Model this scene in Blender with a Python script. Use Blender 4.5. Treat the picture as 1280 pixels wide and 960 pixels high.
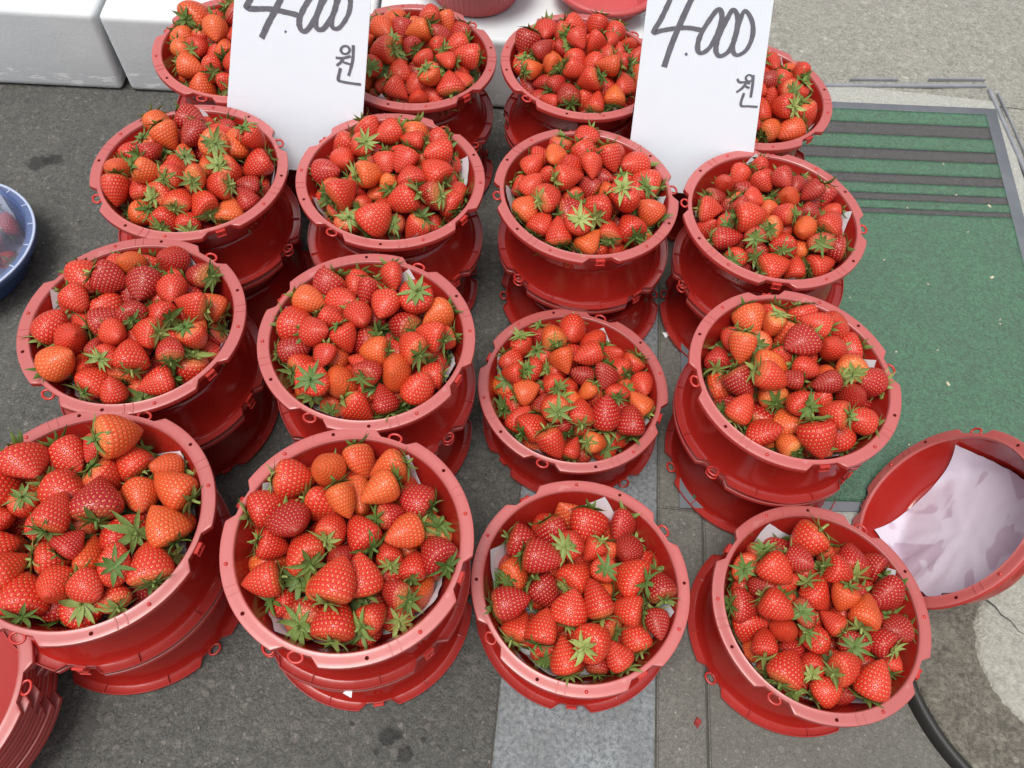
import bpy, bmesh, math, random
import numpy as np
from mathutils import Vector, Matrix

random.seed(7)
rng = np.random.default_rng(11)
S = bpy.context.scene
for o in list(bpy.data.objects):
    bpy.data.objects.remove(o)
COL = S.collection

# ------------------------------------------------------------------ camera
F, PITCH, ROLL, CH = 980.0, 1.0206008, 0.12121174, 0.98265      # focal length in px of a 1280 px frame
_c, _s = math.cos(PITCH), math.sin(PITCH)
FWD = Vector((0, _c, -_s)); _r = Vector((1, 0, 0)); _u = _r.cross(FWD)
RIGHT = _r * math.cos(ROLL) + _u * math.sin(ROLL)
UP = _u * math.cos(ROLL) - _r * math.sin(ROLL)
CAM = Vector((0, 0, CH))
cd = bpy.data.cameras.new('camera'); cam = bpy.data.objects.new('camera', cd); COL.objects.link(cam)
m = Matrix((RIGHT, UP, -FWD)).transposed().to_4x4(); m.translation = CAM
cam.matrix_world = m
cd.sensor_width = 36; cd.lens = F / 1280 * 36; cd.clip_end = 500; cd.clip_start = 0.01
S.camera = cam

# ------------------------------------------------------------------ sky, sun, exposure
SUN_EL, SUN_AZ = math.radians(74), math.radians(-150)
w = bpy.data.worlds.new('World'); S.world = w; w.use_nodes = True
nt = w.node_tree; bg = nt.nodes['Background']
sky = nt.nodes.new('ShaderNodeTexSky'); sky.sky_type = 'NISHITA'; sky.sun_disc = False
sky.sun_elevation = SUN_EL; sky.sun_rotation = SUN_AZ; sky.dust_density = 4.0; sky.air_density = 1.0
hs = nt.nodes.new('ShaderNodeHueSaturation'); hs.inputs['Saturation'].default_value = 0.22
nt.links.new(sky.outputs[0], hs.inputs['Color']); nt.links.new(hs.outputs[0], bg.inputs['Color'])
bg.inputs['Strength'].default_value = 0.12
sl = bpy.data.lights.new('sun', 'SUN'); sl.energy = 1.5; sl.angle = math.radians(28); sl.color = (1.0, 0.96, 0.9)
so = bpy.data.objects.new('sun', sl); COL.objects.link(so)
sd = Vector((math.sin(SUN_AZ) * math.cos(SUN_EL), math.cos(SUN_AZ) * math.cos(SUN_EL), math.sin(SUN_EL)))
so.rotation_euler = sd.to_track_quat('Z', 'Y').to_euler(); so.location = sd * 5
S.view_settings.view_transform = 'Standard'; S.view_settings.look = 'None'
S.view_settings.gamma = 1.0; S.view_settings.exposure = 0.50
S.cycles.max_bounces = 6; S.cycles.diffuse_bounces = 3; S.cycles.glossy_bounces = 3; S.cycles.transparent_max_bounces = 6

# ------------------------------------------------------------------ helpers
def ray(u, v):
    return (RIGHT * ((u - 640) / F) + UP * ((480 - v) / F) + FWD)
def gp(u, v, z=0.0):
    d = ray(u, v); return CAM + d * ((z - CH) / d.z)

def link(name, me, mat=None, parent=None, loc=None, rz=None):
    o = bpy.data.objects.new(name, me); COL.objects.link(o)
    if mat is not None and me is not None and len(me.materials) == 0:
        me.materials.append(mat)
    if parent is not None: o.parent = parent
    if loc is not None: o.location = loc
    if rz is not None: o.rotation_euler = (0, 0, rz)
    return o
def thing(name, label, cat, loc=(0, 0, 0), rot=(0, 0, 0), group=None):
    o = bpy.data.objects.new(name, None); COL.objects.link(o); o.empty_display_size = 0.02
    o.location = loc; o.rotation_euler = rot
    o['label'] = label; o['category'] = cat
    if group: o['group'] = group
    return o
def tag(o, label, cat, group=None):
    o['label'] = label; o['category'] = cat
    if group: o['group'] = group
    return o
def mesh(name, vs, fs, smooth=True):
    me = bpy.data.meshes.new(name); me.from_pydata([tuple(v) for v in vs], [], fs); me.update()
    if smooth: me.polygons.foreach_set('use_smooth', [True] * len(me.polygons))
    return me
def from_bm(name, bm, smooth=False):
    me = bpy.data.meshes.new(name); bm.normal_update(); bm.to_mesh(me); bm.free()
    if smooth: me.polygons.foreach_set('use_smooth', [True] * len(me.polygons))
    return me
def bm_box(bm, lo, hi, mat=None):
    r = bmesh.ops.create_cube(bm, size=1.0)
    for v in r['verts']:
        v.co = Vector([lo[i] + (v.co[i] + 0.5) * (hi[i] - lo[i]) for i in range(3)])
        if mat is not None: v.co = mat @ v.co
    return r['verts']
def lathe(prof, n, ang0=0.0, closed=False, angs=None, rad=None):
    """prof: list of (r,z); rad(theta,r)->r"""
    vs, fs = [], []
    A = angs if angs is not None else [2 * math.pi * i / n for i in range(n)]
    n = len(A); k = len(prof)
    for a in A:
        for (r, z) in prof:
            q = rad(a, r) if rad else r
            vs.append((q * math.cos(a), q * math.sin(a), z))
    for i in range(n):
        j = (i + 1) % n
        for t in range(k if closed else k - 1):
            t2 = (t + 1) % k
            fs.append((i * k + t, j * k + t, j * k + t2, i * k + t2))
    return vs, fs
def tube(pts, rads, seg=8, closed=False, vs=None, fs=None):
    vs = [] if vs is None else vs; fs = [] if fs is None else fs
    pts = [Vector(p) for p in pts]; n = len(pts); base = len(vs)
    up = Vector((0, 0, 1))
    for i, p in enumerate(pts):
        if closed: t = pts[(i + 1) % n] - pts[i - 1]
        else: t = pts[min(i + 1, n - 1)] - pts[max(i - 1, 0)]
        t.normalize()
        a = t.cross(up)
        if a.length < 1e-3: a = t.cross(Vector((1, 0, 0)))
        a.normalize(); b = a.cross(t)
        r = rads[i] if hasattr(rads, '__len__') else rads
        for s in range(seg):
            q = 2 * math.pi * s / seg
            vs.append(p + a * (r * math.cos(q)) + b * (r * math.sin(q)))
    for i in range(n if closed else n - 1):
        j = (i + 1) % n
        for s in range(seg):
            s2 = (s + 1) % seg
            fs.append((base + i * seg + s, base + i * seg + s2, base + j * seg + s2, base + j * seg + s))
    if not closed:
        fs.append(tuple(base + s for s in range(seg))[::-1])
        fs.append(tuple(base + (n - 1) * seg + s for s in range(seg)))
    return vs, fs

# ------------------------------------------------------------------ materials
class NB:
    def __init__(self, name):
        self.m = bpy.data.materials.new(name); self.m.use_nodes = True
        self.t = self.m.node_tree; self.b = self.t.nodes['Principled BSDF']
    def n(self, kind, **kw):
        x = self.t.nodes.new('ShaderNode' + kind)
        for k, v in kw.items():
            if k == 'inp':
                for a, b in v.items():
                    self.put(x.inputs[a], b)
            else: setattr(x, k, v)
        return x
    def put(self, sock, v):
        if isinstance(v, bpy.types.NodeSocket): self.t.links.new(v, sock)
        elif isinstance(v, bpy.types.Node): self.t.links.new(v.outputs[0], sock)
        else: sock.default_value = v
    def math(self, op, a, b=0.0, c=None, clamp=False):
        x = self.n('Math', operation=op, use_clamp=clamp)
        self.put(x.inputs[0], a); self.put(x.inputs[1], b)
        if c is not None: self.put(x.inputs[2], c)
        return x.outputs[0]
    def mix(self, f, a, b, blend='MIX'):
        x = self.n('Mix', data_type='RGBA', blend_type=blend)
        self.put(x.inputs[0], f); self.put(x.inputs[6], a); self.put(x.inputs[7], b)
        return x.outputs[2]
    def ramp(self, f, stops):
        x = self.n('ValToRGB'); e = x.color_ramp.elements
        while len(e) < len(stops): e.new(0.5)
        for i, (p, c) in enumerate(stops):
            e[i].position = p; e[i].color = (c, c, c, 1) if not hasattr(c, '__len__') else (*c, 1)
        self.put(x.inputs[0], f); return x.outputs[0]
    def noise(self, scale, detail=4, rough=0.6, coord=None, dist=0.0):
        x = self.n('TexNoise', inp={'Scale': scale, 'Detail': detail, 'Roughness': rough, 'Distortion': dist})
        self.put(x.inputs['Vector'], coord if coord is not None else self.obj()); return x.outputs[0]
    def vor(self, scale, coord=None, feature='F1', rand=1.0):
        x = self.n('TexVoronoi', feature=feature, inp={'Scale': scale, 'Randomness': rand})
        self.put(x.inputs['Vector'], coord if coord is not None else self.obj()); return x
    def obj(self):
        if not hasattr(self, '_o'): self._o = self.n('TexCoord').outputs['Object']
        return self._o
    def pos(self):
        if not hasattr(self, '_p'): self._p = self.n('NewGeometry').outputs['Position']
        return self._p
    def bump(self, h, strength=0.3, dist=0.002, normal=None):
        x = self.n('Bump', inp={'Height': h, 'Strength': strength, 'Distance': dist})
        if normal is not None: self.put(x.inputs['Normal'], normal)
        return x.outputs[0]
    def set(self, **kw):
        names = {'color': 'Base Color', 'rough': 'Roughness', 'spec': 'Specular IOR Level', 'ior': 'IOR', 'metal': 'Metallic',
                 'normal': 'Normal', 'coat': 'Coat Weight', 'coatr': 'Coat Roughness', 'sss': 'Subsurface Weight', 'trans': 'Transmission Weight', 'alpha': 'Alpha',
                 'sheen': 'Sheen Weight', 'sssr': 'Subsurface Radius', 'ssss': 'Subsurface Scale'}
        for k, v in kw.items(): self.put(self.b.inputs[names[k]], v)
        return self.m

def m_plastic(name, base, rough, spec=0.5, scuff=0.1, fleck=(0.55, 0.25, 0.22)):
    b = NB(name)
    n1 = b.noise(18, 4); n2 = b.noise(160, 3)
    oi = b.n('ObjectInfo').outputs['Random']
    f = b.math('MULTIPLY', b.math('SUBTRACT', n1, 0.45, clamp=True), scuff * 4, clamp=True)
    c = b.mix(f, (*base, 1), (base[0] * 1.1 + .02, base[1] * 1.5 + .012, base[2] * 1.5 + .012, 1))
    sc = b.n('Mapping', inp={'Scale': (60, 60, 900)}); b.put(sc.inputs['Vector'], b.obj())
    scr = b.ramp(b.noise(1.0, 2, 0.5, sc.outputs[0]), [(0.68, 0.0), (0.74, 1.0)])
    c = b.mix(b.math('MULTIPLY', scr, scuff), c, (*fleck, 1))
    hsv = b.n('HueSaturation'); b.put(hsv.inputs['Color'], c)
    b.put(hsv.inputs['Value'], b.math('ADD', b.math('MULTIPLY', oi, 0.22), 0.89))
    r = b.math('ADD', b.math('MULTIPLY', n2, 0.12), rough - 0.05)
    return b.set(color=hsv.outputs[0], rough=r, spec=spec, normal=b.bump(b.noise(35, 2), 0.12, 0.002))
M_BOWL = m_plastic('red_plastic', (0.34, 0.016, 0.011), 0.14, 0.65, 0.05)
M_RIM = m_plastic('red_plastic_matte', (0.43, 0.092, 0.085), 0.36, 1.0, 0.16, (0.7, 0.4, 0.38))
M_LOOP = m_plastic('red_plastic_trim', (0.46, 0.03, 0.022), 0.25, 0.6, 0.05)
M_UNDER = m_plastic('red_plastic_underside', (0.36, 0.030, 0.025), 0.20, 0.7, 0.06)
M_HOLE_SHADE = NB('hole_shade').set(color=(0.07, 0.005, 0.004, 1), rough=0.8, spec=0.05)  # shade inside the peg holes, painted as a dark red

def m_berry():
    b = NB('strawberry_flesh')
    uv = b.n('UVMap', uv_map='UVMap').outputs[0]
    sep = b.n('SeparateXYZ'); b.put(sep.inputs[0], uv); u, v = sep.outputs[0], sep.outputs[1]
    oi = b.n('ObjectInfo'); at = b.n('Attribute', attribute_name='tint')
    N = 14.0
    vn = b.math('MULTIPLY', v, N); row = b.math('FLOOR', vn)
    vr = b.math('DIVIDE', b.math('ADD', row, 0.5), N)
    up_ = b.math('DIVIDE', b.math('SUBTRACT', vr, 0.42), 0.62); lo_ = b.math('DIVIDE', b.math('SUBTRACT', 0.42, vr), 0.5)
    q = b.math('MAXIMUM', up_, lo_)
    g = b.math('SQRT', b.math('SUBTRACT', 1.0, b.math('MULTIPLY', q, q), clamp=True))
    cnt = b.math('MAXIMUM', b.math('ROUND', b.math('MULTIPLY', g, 27.0)), 4.0)
    x = b.math('SUBTRACT', b.math('FRACT', b.math('ADD', b.math('MULTIPLY', u, cnt), b.math('MULTIPLY', row, 0.5))), 0.5)
    y = b.math('SUBTRACT', b.math('FRACT', vn), 0.5)
    def ell(sx, sy):
        a = b.math('DIVIDE', x, sx); c = b.math('DIVIDE', y, sy)
        return b.math('SQRT', b.math('ADD', b.math('MULTIPLY', a, a), b.math('MULTIPLY', c, c)))
    seed = b.ramp(ell(0.165, 0.20), [(0.5, 1.0), (1.0, 0.0)])
    dim = b.n('MapRange', interpolation_type='SMOOTHSTEP', inp={'From Min': 0.1, 'From Max': 1.0}); b.put(dim.inputs['Value'], ell(0.46, 0.46))
    # seeds stand a little proud of the dimple floor
    h = b.math('ADD', dim.outputs[0], b.math('MULTIPLY', seed, 0.45))
    base = b.mix(1.0, oi.outputs['Color'], at.outputs['Color'], 'MULTIPLY')
    pale = b.math('MULTIPLY', oi.outputs['Alpha'], at.outputs['Alpha'])
    nz = b.noise(55, 3)
    sh = b.ramp(b.math('ADD', v, b.math('MULTIPLY', b.math('SUBTRACT', nz, 0.5), 0.28)), [(0.05, 1.0), (0.36, 0.0)])
    c = b.mix(b.math('MULTIPLY', sh, pale), base, (0.78, 0.36, 0.12, 1))
    c = b.mix(b.math('MULTIPLY', b.ramp(nz, [(0.4, 0.0), (0.75, 1.0)]), 0.45), c, b.mix(1.0, c, (1.12, 2.4, 1.1, 1), 'MULTIPLY'))
    c = b.mix(b.math('MULTIPLY', seed, 0.8), c, (0.74, 0.46, 0.13, 1))
    return b.set(color=c, rough=b.math('ADD', b.math('MULTIPLY', nz, 0.16), 0.22), spec=0.5, normal=b.bump(h, 0.75, 0.0011))
M_BERRY = m_berry()
def m_leaf():
    b = NB('calyx_green')
    nz = b.noise(60, 3); r = b.n('ObjectInfo').outputs['Random']
    at = b.n('Attribute', attribute_name='tint')
    f = b.math('ADD', b.math('MULTIPLY', nz, 0.8), b.math('MULTIPLY', b.math('SUBTRACT', r, 0.5), 0.5))
    c = b.mix(b.ramp(f, [(0.25, 0.0), (0.7, 1.0)]), (0.095, 0.165, 0.035, 1), (0.33, 0.38, 0.11, 1))
    c = b.mix(1.0, c, at.outputs['Color'], 'MULTIPLY')
    return b.set(color=c, rough=0.5, spec=0.4, normal=b.bump(b.noise(200, 2), 0.3, 0.0006))
M_LEAF = m_leaf()
def m_paper(name, col, stain=None):
    b = NB(name)
    n1 = b.noise(14, 5, 0.6); c = b.mix(b.ramp(n1, [(0.35, 0.0), (0.7, 1.0)]), (*col, 1), (col[0] * 0.93, col[1] * 0.92, col[2] * 0.93, 1))
    if stain:
        s = b.noise(17, 2, 0.5, dist=0.8)
        c = b.mix(b.math('MULTIPLY', b.ramp(s, [(0.55, 0.0), (0.585, 1.0)]), 0.6), c, (*stain, 1))
    return b.set(color=c, rough=0.75, spec=0.2, normal=b.bump(b.noise(22, 4), 0.35, 0.004))
M_PAPER = m_paper('white_paper', (0.78, 0.78, 0.83))
M_WET = m_paper('damp_paper', (0.68, 0.62, 0.72), (0.44, 0.30, 0.40))
def m_card():
    b = NB('white_card')
    n1 = b.noise(9, 4); sp = b.ramp(b.noise(70, 2), [(0.76, 0.0), (0.79, 1.0)])
    c = b.mix(n1, (0.76, 0.82, 0.89, 1), (0.80, 0.86, 0.93, 1)); c = b.mix(b.math('MULTIPLY', sp, 0.3), c, (0.5, 0.5, 0.48, 1))
    return b.set(color=c, rough=0.42, spec=0.5, normal=b.bump(b.noise(7, 3), 0.3, 0.006))
M_CARD = m_card()
def m_ink():
    b = NB('black_marker')
    s = b.noise(140, 4, 0.7); c = b.mix(s, (0.07, 0.07, 0.085, 1), (0.20, 0.20, 0.23, 1))
    return b.set(color=c, rough=0.5)
M_INK = m_ink()
def m_ground(name, dark, mid, light, scale=1.0, stain=0.5, bump=0.5, spots=()):
    b = NB(name); P = b.pos()
    big = b.noise(3.2 * scale, 5, 0.65, P); med = b.noise(38 * scale, 5, 0.7, P); fine = b.noise(330 * scale, 4, 0.75, P)
    c = b.mix(b.ramp(fine, [(0.38, 0.0), (0.62, 1.0)]), (*dark, 1), (*mid, 1))
    c = b.mix(b.math('MULTIPLY', b.ramp(med, [(0.42, 0.0), (0.72, 1.0)]), 0.5), c, (*mid, 1))
    v = b.vor(150 * scale, P); vr = b.n('SeparateColor'); b.put(vr.inputs[0], v.outputs['Color'])
    fine2 = b.noise(120 * scale, 3, 0.8, P)
    stone = b.math('MULTIPLY', b.math('GREATER_THAN', vr.outputs[0], 0.90), b.math('LESS_THAN', v.outputs['Distance'], b.math('MULTIPLY', vr.outputs[1], 0.42)))
    c = b.mix(b.math('MULTIPLY', stone, b.math('MULTIPLY', vr.outputs[2], 0.8)), c, (*light, 1))
    v2 = b.vor(62 * scale, P); vr2 = b.n('SeparateColor'); b.put(vr2.inputs[0], v2.outputs['Color'])
    wob = b.math('ADD', v2.outputs['Distance'], b.math('MULTIPLY', b.math('SUBTRACT', med, 0.5), 0.9))
    st2 = b.ramp(b.math('ADD', wob, b.math('MULTIPLY', vr2.outputs[1], 0.45)), [(0.30, 1.0), (0.42, 0.0)])
    c = b.mix(b.math('MULTIPLY', b.ramp(fine2, [(0.52, 0.0), (0.70, 1.0)]), 0.55), c, (dark[0] * .7, dark[1] * .7, dark[2] * .7, 1))
    c = b.mix(b.math('MULTIPLY', b.ramp(fine2, [(0.30, 1.0), (0.44, 0.0)]), 0.45), c, (*light, 1))
    c = b.mix(b.math('MULTIPLY', st2, 0.30), c, b.mix(vr2.outputs[0], (*dark, 1), (*light, 1)))
    c = b.mix(b.math('MULTIPLY', b.ramp(big, [(0.35, 1.0), (0.62, 0.0)]), stain * 0.55), c, (dark[0] * .8, dark[1] * .8, dark[2] * .8, 1))
    for (sx, sy, sr) in spots:                               # old oil drips with ragged outlines
        dv = b.n('VectorMath', operation='DISTANCE'); b.put(dv.inputs[0], P); dv.inputs[1].default_value = (sx, sy, 0)
        e_ = b.math('ADD', b.math('DIVIDE', dv.outputs['Value'], sr), b.math('MULTIPLY', b.math('SUBTRACT', med, 0.5), 2.2))
        c = b.mix(b.math('MULTIPLY', b.ramp(e_, [(0.55, 1.0), (0.9, 0.0)]), 0.75), c, (dark[0] * .42, dark[1] * .42, dark[2] * .44, 1))
    blot = b.ramp(b.noise(9 * scale, 4, 0.55, P, 0.4), [(0.70, 0.0), (0.745, 1.0)])
    c = b.mix(b.math('MULTIPLY', blot, stain if stain > 0.3 else 0.0), c, (dark[0] * .45, dark[1] * .45, dark[2] * .47, 1))
    h = b.math('ADD', b.math('ADD', b.math('MULTIPLY', fine, 0.5), b.math('MULTIPLY', fine2, 0.8)), b.math('ADD', med, b.math('MULTIPLY', st2, 0.25)))
    return b.set(color=c, rough=0.85, spec=0.3, normal=b.bump(h, bump, 0.006))
M_ASPH = m_ground('asphalt', (0.076, 0.077, 0.071), (0.160, 0.158, 0.144), (0.36, 0.315, 0.29), 1.0, 0.6, 1.0,
    [(*gp(u_, v_)[:2], r_) for u_, v_, r_ in ((486, 920, .013), (507, 942, .011), (497, 917, .007), (470, 940, .006), (528, 925, .006), (46, 203, .026), (66, 198, .018), (440, 905, .005))])
M_CONC = m_ground('worn_concrete', (0.20, 0.195, 0.17), (0.37, 0.36, 0.315), (0.52, 0.50, 0.44), 0.6, 0.15, 1.0)
M_PAV = m_ground('paver_concrete', (0.10, 0.097, 0.085), (0.19, 0.184, 0.165), (0.34, 0.33, 0.3), 1.5, 0.6, 0.35)
M_TERR = m_ground('fine_terrazzo', (0.30, 0.30, 0.275), (0.44, 0.44, 0.40), (0.66, 0.64, 0.6), 1.6, 0.2, 0.4)
M_BLOCK = m_ground('cast_concrete', (0.085, 0.077, 0.063), (0.205, 0.188, 0.155), (0.34, 0.32, 0.27), 0.55, 0.3, 1.0)
M_BLOCK2 = m_ground('cast_concrete_pale', (0.29, 0.28, 0.24), (0.42, 0.41, 0.36), (0.52, 0.5, 0.45), 0.55, 0.2, 1.0)
M_JOINT = m_ground('joint_dirt', (0.07, 0.066, 0.055), (0.12, 0.115, 0.10), (0.2, 0.19, 0.17), 2.0, 0.3, 0.6)
def m_granite():
    b = NB('granite'); P = b.pos()
    n1 = b.noise(170, 3, 0.6, P); n2 = b.noise(420, 2, 0.5, P); n3 = b.noise(14, 4, 0.6, P)
    c = b.mix(b.ramp(n1, [(0.36, 0.0), (0.64, 1.0)]), (0.105, 0.122, 0.135, 1), (0.24, 0.26, 0.27, 1))
    c = b.mix(b.math('MULTIPLY', b.ramp(n2, [(0.56, 0.0), (0.66, 1.0)]), 0.55), c, (0.34, 0.35, 0.34, 1))
    c = b.mix(b.math('MULTIPLY', b.ramp(n3, [(0.4, 1.0), (0.65, 0.0)]), 0.4), c, (0.10, 0.10, 0.10, 1))
    return b.set(color=c, rough=0.6, spec=0.4, normal=b.bump(n1, 0.2, 0.001))
M_GRAN = m_granite()
def m_carpet(name, a, c2):
    b = NB(name); P = b.pos()
    f = b.noise(170, 4, 0.85, P); g = b.noise(14, 4, 0.6, P)
    mp = b.n('Mapping', inp={'Scale': (260, 700, 260)}); b.put(mp.inputs['Vector'], P)
    t = b.noise(1.0, 3, 0.7, mp.outputs[0])
    c = b.mix(b.ramp(b.math('ADD', b.math('MULTIPLY', t, 0.4), b.math('MULTIPLY', f, 0.6)), [(0.41, 0.0), (0.60, 1.0)]), (*a, 1), (*c2, 1))
    c = b.mix(b.math('MULTIPLY', b.ramp(g, [(0.4, 0.0), (0.7, 1.0)]), 0.35), c, (a[0] * 1.3 + .03, a[1] * 1.05 + .02, a[2] * 1.2 + .02, 1))
    return b.set(color=c, rough=0.95, spec=0.15, sheen=0.25, normal=b.bump(b.math('ADD', f, t), 1.0, 0.008))
M_GREEN = m_carpet('green_carpet', (0.012, 0.100, 0.044), (0.068, 0.345, 0.155))
M_CHAR = m_carpet('charcoal_carpet', (0.022, 0.022, 0.021), (0.085, 0.085, 0.08))
def m_rubber():
    b = NB('grey_rubber'); P = b.pos(); n1 = b.noise(25, 5, 0.6, P)
    c = b.mix(n1, (0.13, 0.145, 0.165, 1), (0.24, 0.255, 0.28, 1))
    return b.set(color=c, rough=0.6, normal=b.bump(b.noise(300, 2, 0.5, P), 0.2, 0.001))
M_RUB = m_rubber()
M_BLACK = NB('black_rubber').set(color=(0.025, 0.024, 0.022, 1), rough=0.55)
def m_metal():
    b = NB('weathered_steel'); P = b.pos(); n1 = b.noise(40, 4, 0.6, P)
    c = b.mix(n1, (0.20, 0.215, 0.24, 1), (0.40, 0.41, 0.43, 1))
    return b.set(color=c, rough=0.5, metal=0.35, normal=b.bump(n1, 0.2, 0.002))
M_STEEL = m_metal()
def m_foam():
    b = NB('white_foam')
    v = b.vor(260); n1 = b.noise(6, 5, 0.6); n2 = b.noise(40, 4, 0.6)
    mp = b.n('Mapping', inp={'Scale': (30, 30, 90), 'Rotation': (0, 0.5, 0)}); b.put(mp.inputs['Vector'], b.obj())
    wear = b.ramp(b.noise(1.0, 3, 0.6, mp.outputs[0]), [(0.55, 0.0), (0.60, 1.0)])
    lowz = b.n('SeparateXYZ'); b.put(lowz.inputs[0], b.obj())
    msk = b.math('MULTIPLY', wear, b.math('LESS_THAN', b.math('ADD', lowz.outputs[2], b.math('MULTIPLY', n1, 0.05)), 0.062))
    c = b.mix(b.ramp(n1, [(0.35, 0.0), (0.7, 1.0)]), (0.60, 0.63, 0.65, 1), (0.70, 0.72, 0.72, 1))
    c = b.mix(b.math('MULTIPLY', b.ramp(n2, [(0.6, 0.0), (0.75, 1.0)]), 0.2), c, (0.5, 0.49, 0.45, 1))
    c = b.mix(msk, c, (0.84, 0.85, 0.86, 1))
    h = b.math('SUBTRACT', b.math('ADD', b.math('MULTIPLY', v.outputs['Distance'], 0.25), n2), b.math('MULTIPLY', msk, 0.8))
    return b.set(color=c, rough=0.6, spec=0.3, normal=b.bump(h, 0.16, 0.003))
M_FOAM = m_foam()
M_TUB = m_plastic('pink_red_plastic', (0.50, 0.07, 0.07), 0.45, 0.6, 0.15)
M_BLUE = m_plastic('blue_plastic', (0.05, 0.11, 0.27), 0.28, 0.5, 0.06, (0.3, 0.4, 0.6))
def m_lid():
    b = NB('milky_lid')
    tr = b.n('BsdfTransparent', inp={'Color': (0.80, 0.84, 0.95, 1)})
    b.set(color=(0.50, 0.56, 0.74, 1), rough=0.25, spec=0.5)
    mx = b.n('MixShader', inp={0: 0.24}); b.put(mx.inputs[1], tr); b.put(mx.inputs[2], b.b)
    b.t.links.new(mx.outputs[0], b.t.nodes['Material Output'].inputs[0]); return b.m
M_LID = m_lid()
M_LIDRIB = NB('milky_lid_rib').set(color=(0.46, 0.53, 0.70, 1), rough=0.35)
M_SCRAP = NB('dry_leaf_scrap').set(color=(0.55, 0.50, 0.36, 1), rough=0.8)
M_PULP = NB('crushed_berry').set(color=(0.28, 0.035, 0.03, 1), rough=0.25)

# ------------------------------------------------------------------ ground
def quad_sheet(name, pts, z, mat, kind='structure', nx=1, ny=1):
    vs = [(p[0], p[1], z) for p in pts]
    o = link(name, mesh(name, vs, [tuple(range(len(vs)))], False), mat)
    if kind: o['kind'] = kind
    return o
quad_sheet('ground', [(-60, -60), (60, -60), (60, 60), (-60, 60)], -0.012, M_ASPH)
def slab(name, x0, x1, y0, y1, z0, z1, mat, parent=None, bev=0.002):
    bm = bmesh.new(); bm_box(bm, (x0, y0, z0), (x1, y1, z1))
    bmesh.ops.bevel(bm, geom=[e for e in bm.edges if abs(e.verts[0].co.z - e.verts[1].co.z) < 1e-6 and e.verts[0].co.z > (z0 + z1) / 2], offset=bev, segments=2, affect='EDGES')
    return link(name, from_bm(name, bm), mat, parent)
# asphalt apron in front of the boxes (rolling, slightly uneven surface)
def bumpy(name, x0, x1, y0, y1, nx, ny, z, amp, mat):
    vs, fs = [], []
    r2 = np.random.default_rng(5); g = r2.normal(size=(ny + 1, nx + 1))
    for _ in range(2): g = (g + np.roll(g, 1, 0) + np.roll(g, -1, 0) + np.roll(g, 1, 1) + np.roll(g, -1, 1)) / 5
    g -= g.max()
    for j in range(ny + 1):
        for i in range(nx + 1):
            vs.append((x0 + (x1 - x0) * i / nx, y0 + (y1 - y0) * j / ny, z + amp * g[j, i]))
    for j in range(ny):
        for i in range(nx):
            a = j * (nx + 1) + i; fs.append((a, a + 1, a + nx + 2, a + nx + 1))
    o = link(name, mesh(name, vs, fs), mat); o['kind'] = 'structure'; return o
bumpy('asphalt_pavement', -2.2, 0.0275, -1.2, 3.2, 150, 300, 0.0, 0.0016, M_ASPH)
bumpy('concrete_pavement', 0.2805, 3.4, 1.3905, 6.5, 120, 160, 0.0, 0.003, M_CONC)
bumpy('concrete_verge', 0.9025, 3.4, -1.2, 1.389, 100, 120, 0.0, 0.003, M_CONC)
bed = quad_sheet('paving_bed', [(0.026, -1.2), (0.903, -1.2), (0.903, 1.386), (0.277, 1.386), (0.277, 3.2), (0.026, 3.2)], -0.0042, M_JOINT)
pave = thing('stone_kerb', 'grey kerb strip of granite slabs and narrow pavers between asphalt and green mat', 'kerb')
del pave['category']; del pave['label']; pave['kind'] = 'structure'
y = -1.2; k = 0
while y < 3.2:
    slab('granite_slab', 0.030, 0.2155, y, y + 0.598, -0.05, -0.0004 - 0.0008 * (k % 2), M_GRAN, pave); y += 0.600; k += 1
ys = [-1.2, -0.6, 0.437, 1.04, 1.64, 2.4, 3.2]
for a, b_ in zip(ys[:-1], ys[1:]):
    slab('paver', 0.2180, 0.2765, a + 0.001, b_ - 0.001, -0.05, -0.0012 + 0.0008 * math.sin(a * 9), M_PAV, pave)
for (x0, x1) in ((0.2795, 0.590), (0.5925, 0.900)):
    for a, b_ in ((-1.2, -0.62), (-0.62, -0.06), (-0.06, 0.437)):
        slab('paver', x0, x1, a + 0.001, b_ - 0.001, -0.05, -0.0006 + 0.0006 * math.sin(a * 7 + x0 * 30), M_PAV, pave)
# terrazzo inset that carries the mat, in its steel angle frame
ins = link('stone_inset', mesh('stone_inset', [(0.2795, 0.4385, -0.0015), (0.900, 0.4385, -0.0015), (0.898, 1.40, -0.0015), (0.2795, 1.388, -0.0015)], [(0, 1, 2, 3)], False), M_TERR)
ins['kind'] = 'structure'
def bar(name, a, b_, wdt, z0, z1, mat, parent=None):
    a, b_ = Vector((*a, 0)), Vector((*b_, 0)); d = (b_ - a).normalized(); nrm = Vector((-d.y, d.x, 0))
    bm = bmesh.new(); Mx = Matrix(((d.x, nrm.x, 0, a.x), (d.y, nrm.y, 0, a.y), (0, 0, 1, 0), (0, 0, 0, 1)))
    bm_box(bm, (0, -wdt / 2, z0), ((b_ - a).length, wdt / 2, z1), Mx)
    bmesh.ops.bevel(bm, geom=list(bm.edges), offset=min(0.0012, wdt / 4), segments=2, affect='EDGES')
    return link(name, from_bm(name, bm), mat, parent)
fr = thing('metal_floor_frame', 'grey steel angle frame set in the ground around the striped green mat', 'frame', (0.6, 1.4, 0))
def fbar(name, a, b_, wd, z0, z1, mat=M_STEEL):
    o = bar(name, a, b_, wd, z0, z1, mat); o.data.transform(Matrix.Translation((-0.6, -1.4, 0))); o.parent = fr
A1, A2, A3 = gp(700, 108), gp(1233, 107), gp(1280, 213)
d3 = (A3 - A2).normalized(); A4 = A2 + d3 * 1.02
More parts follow.
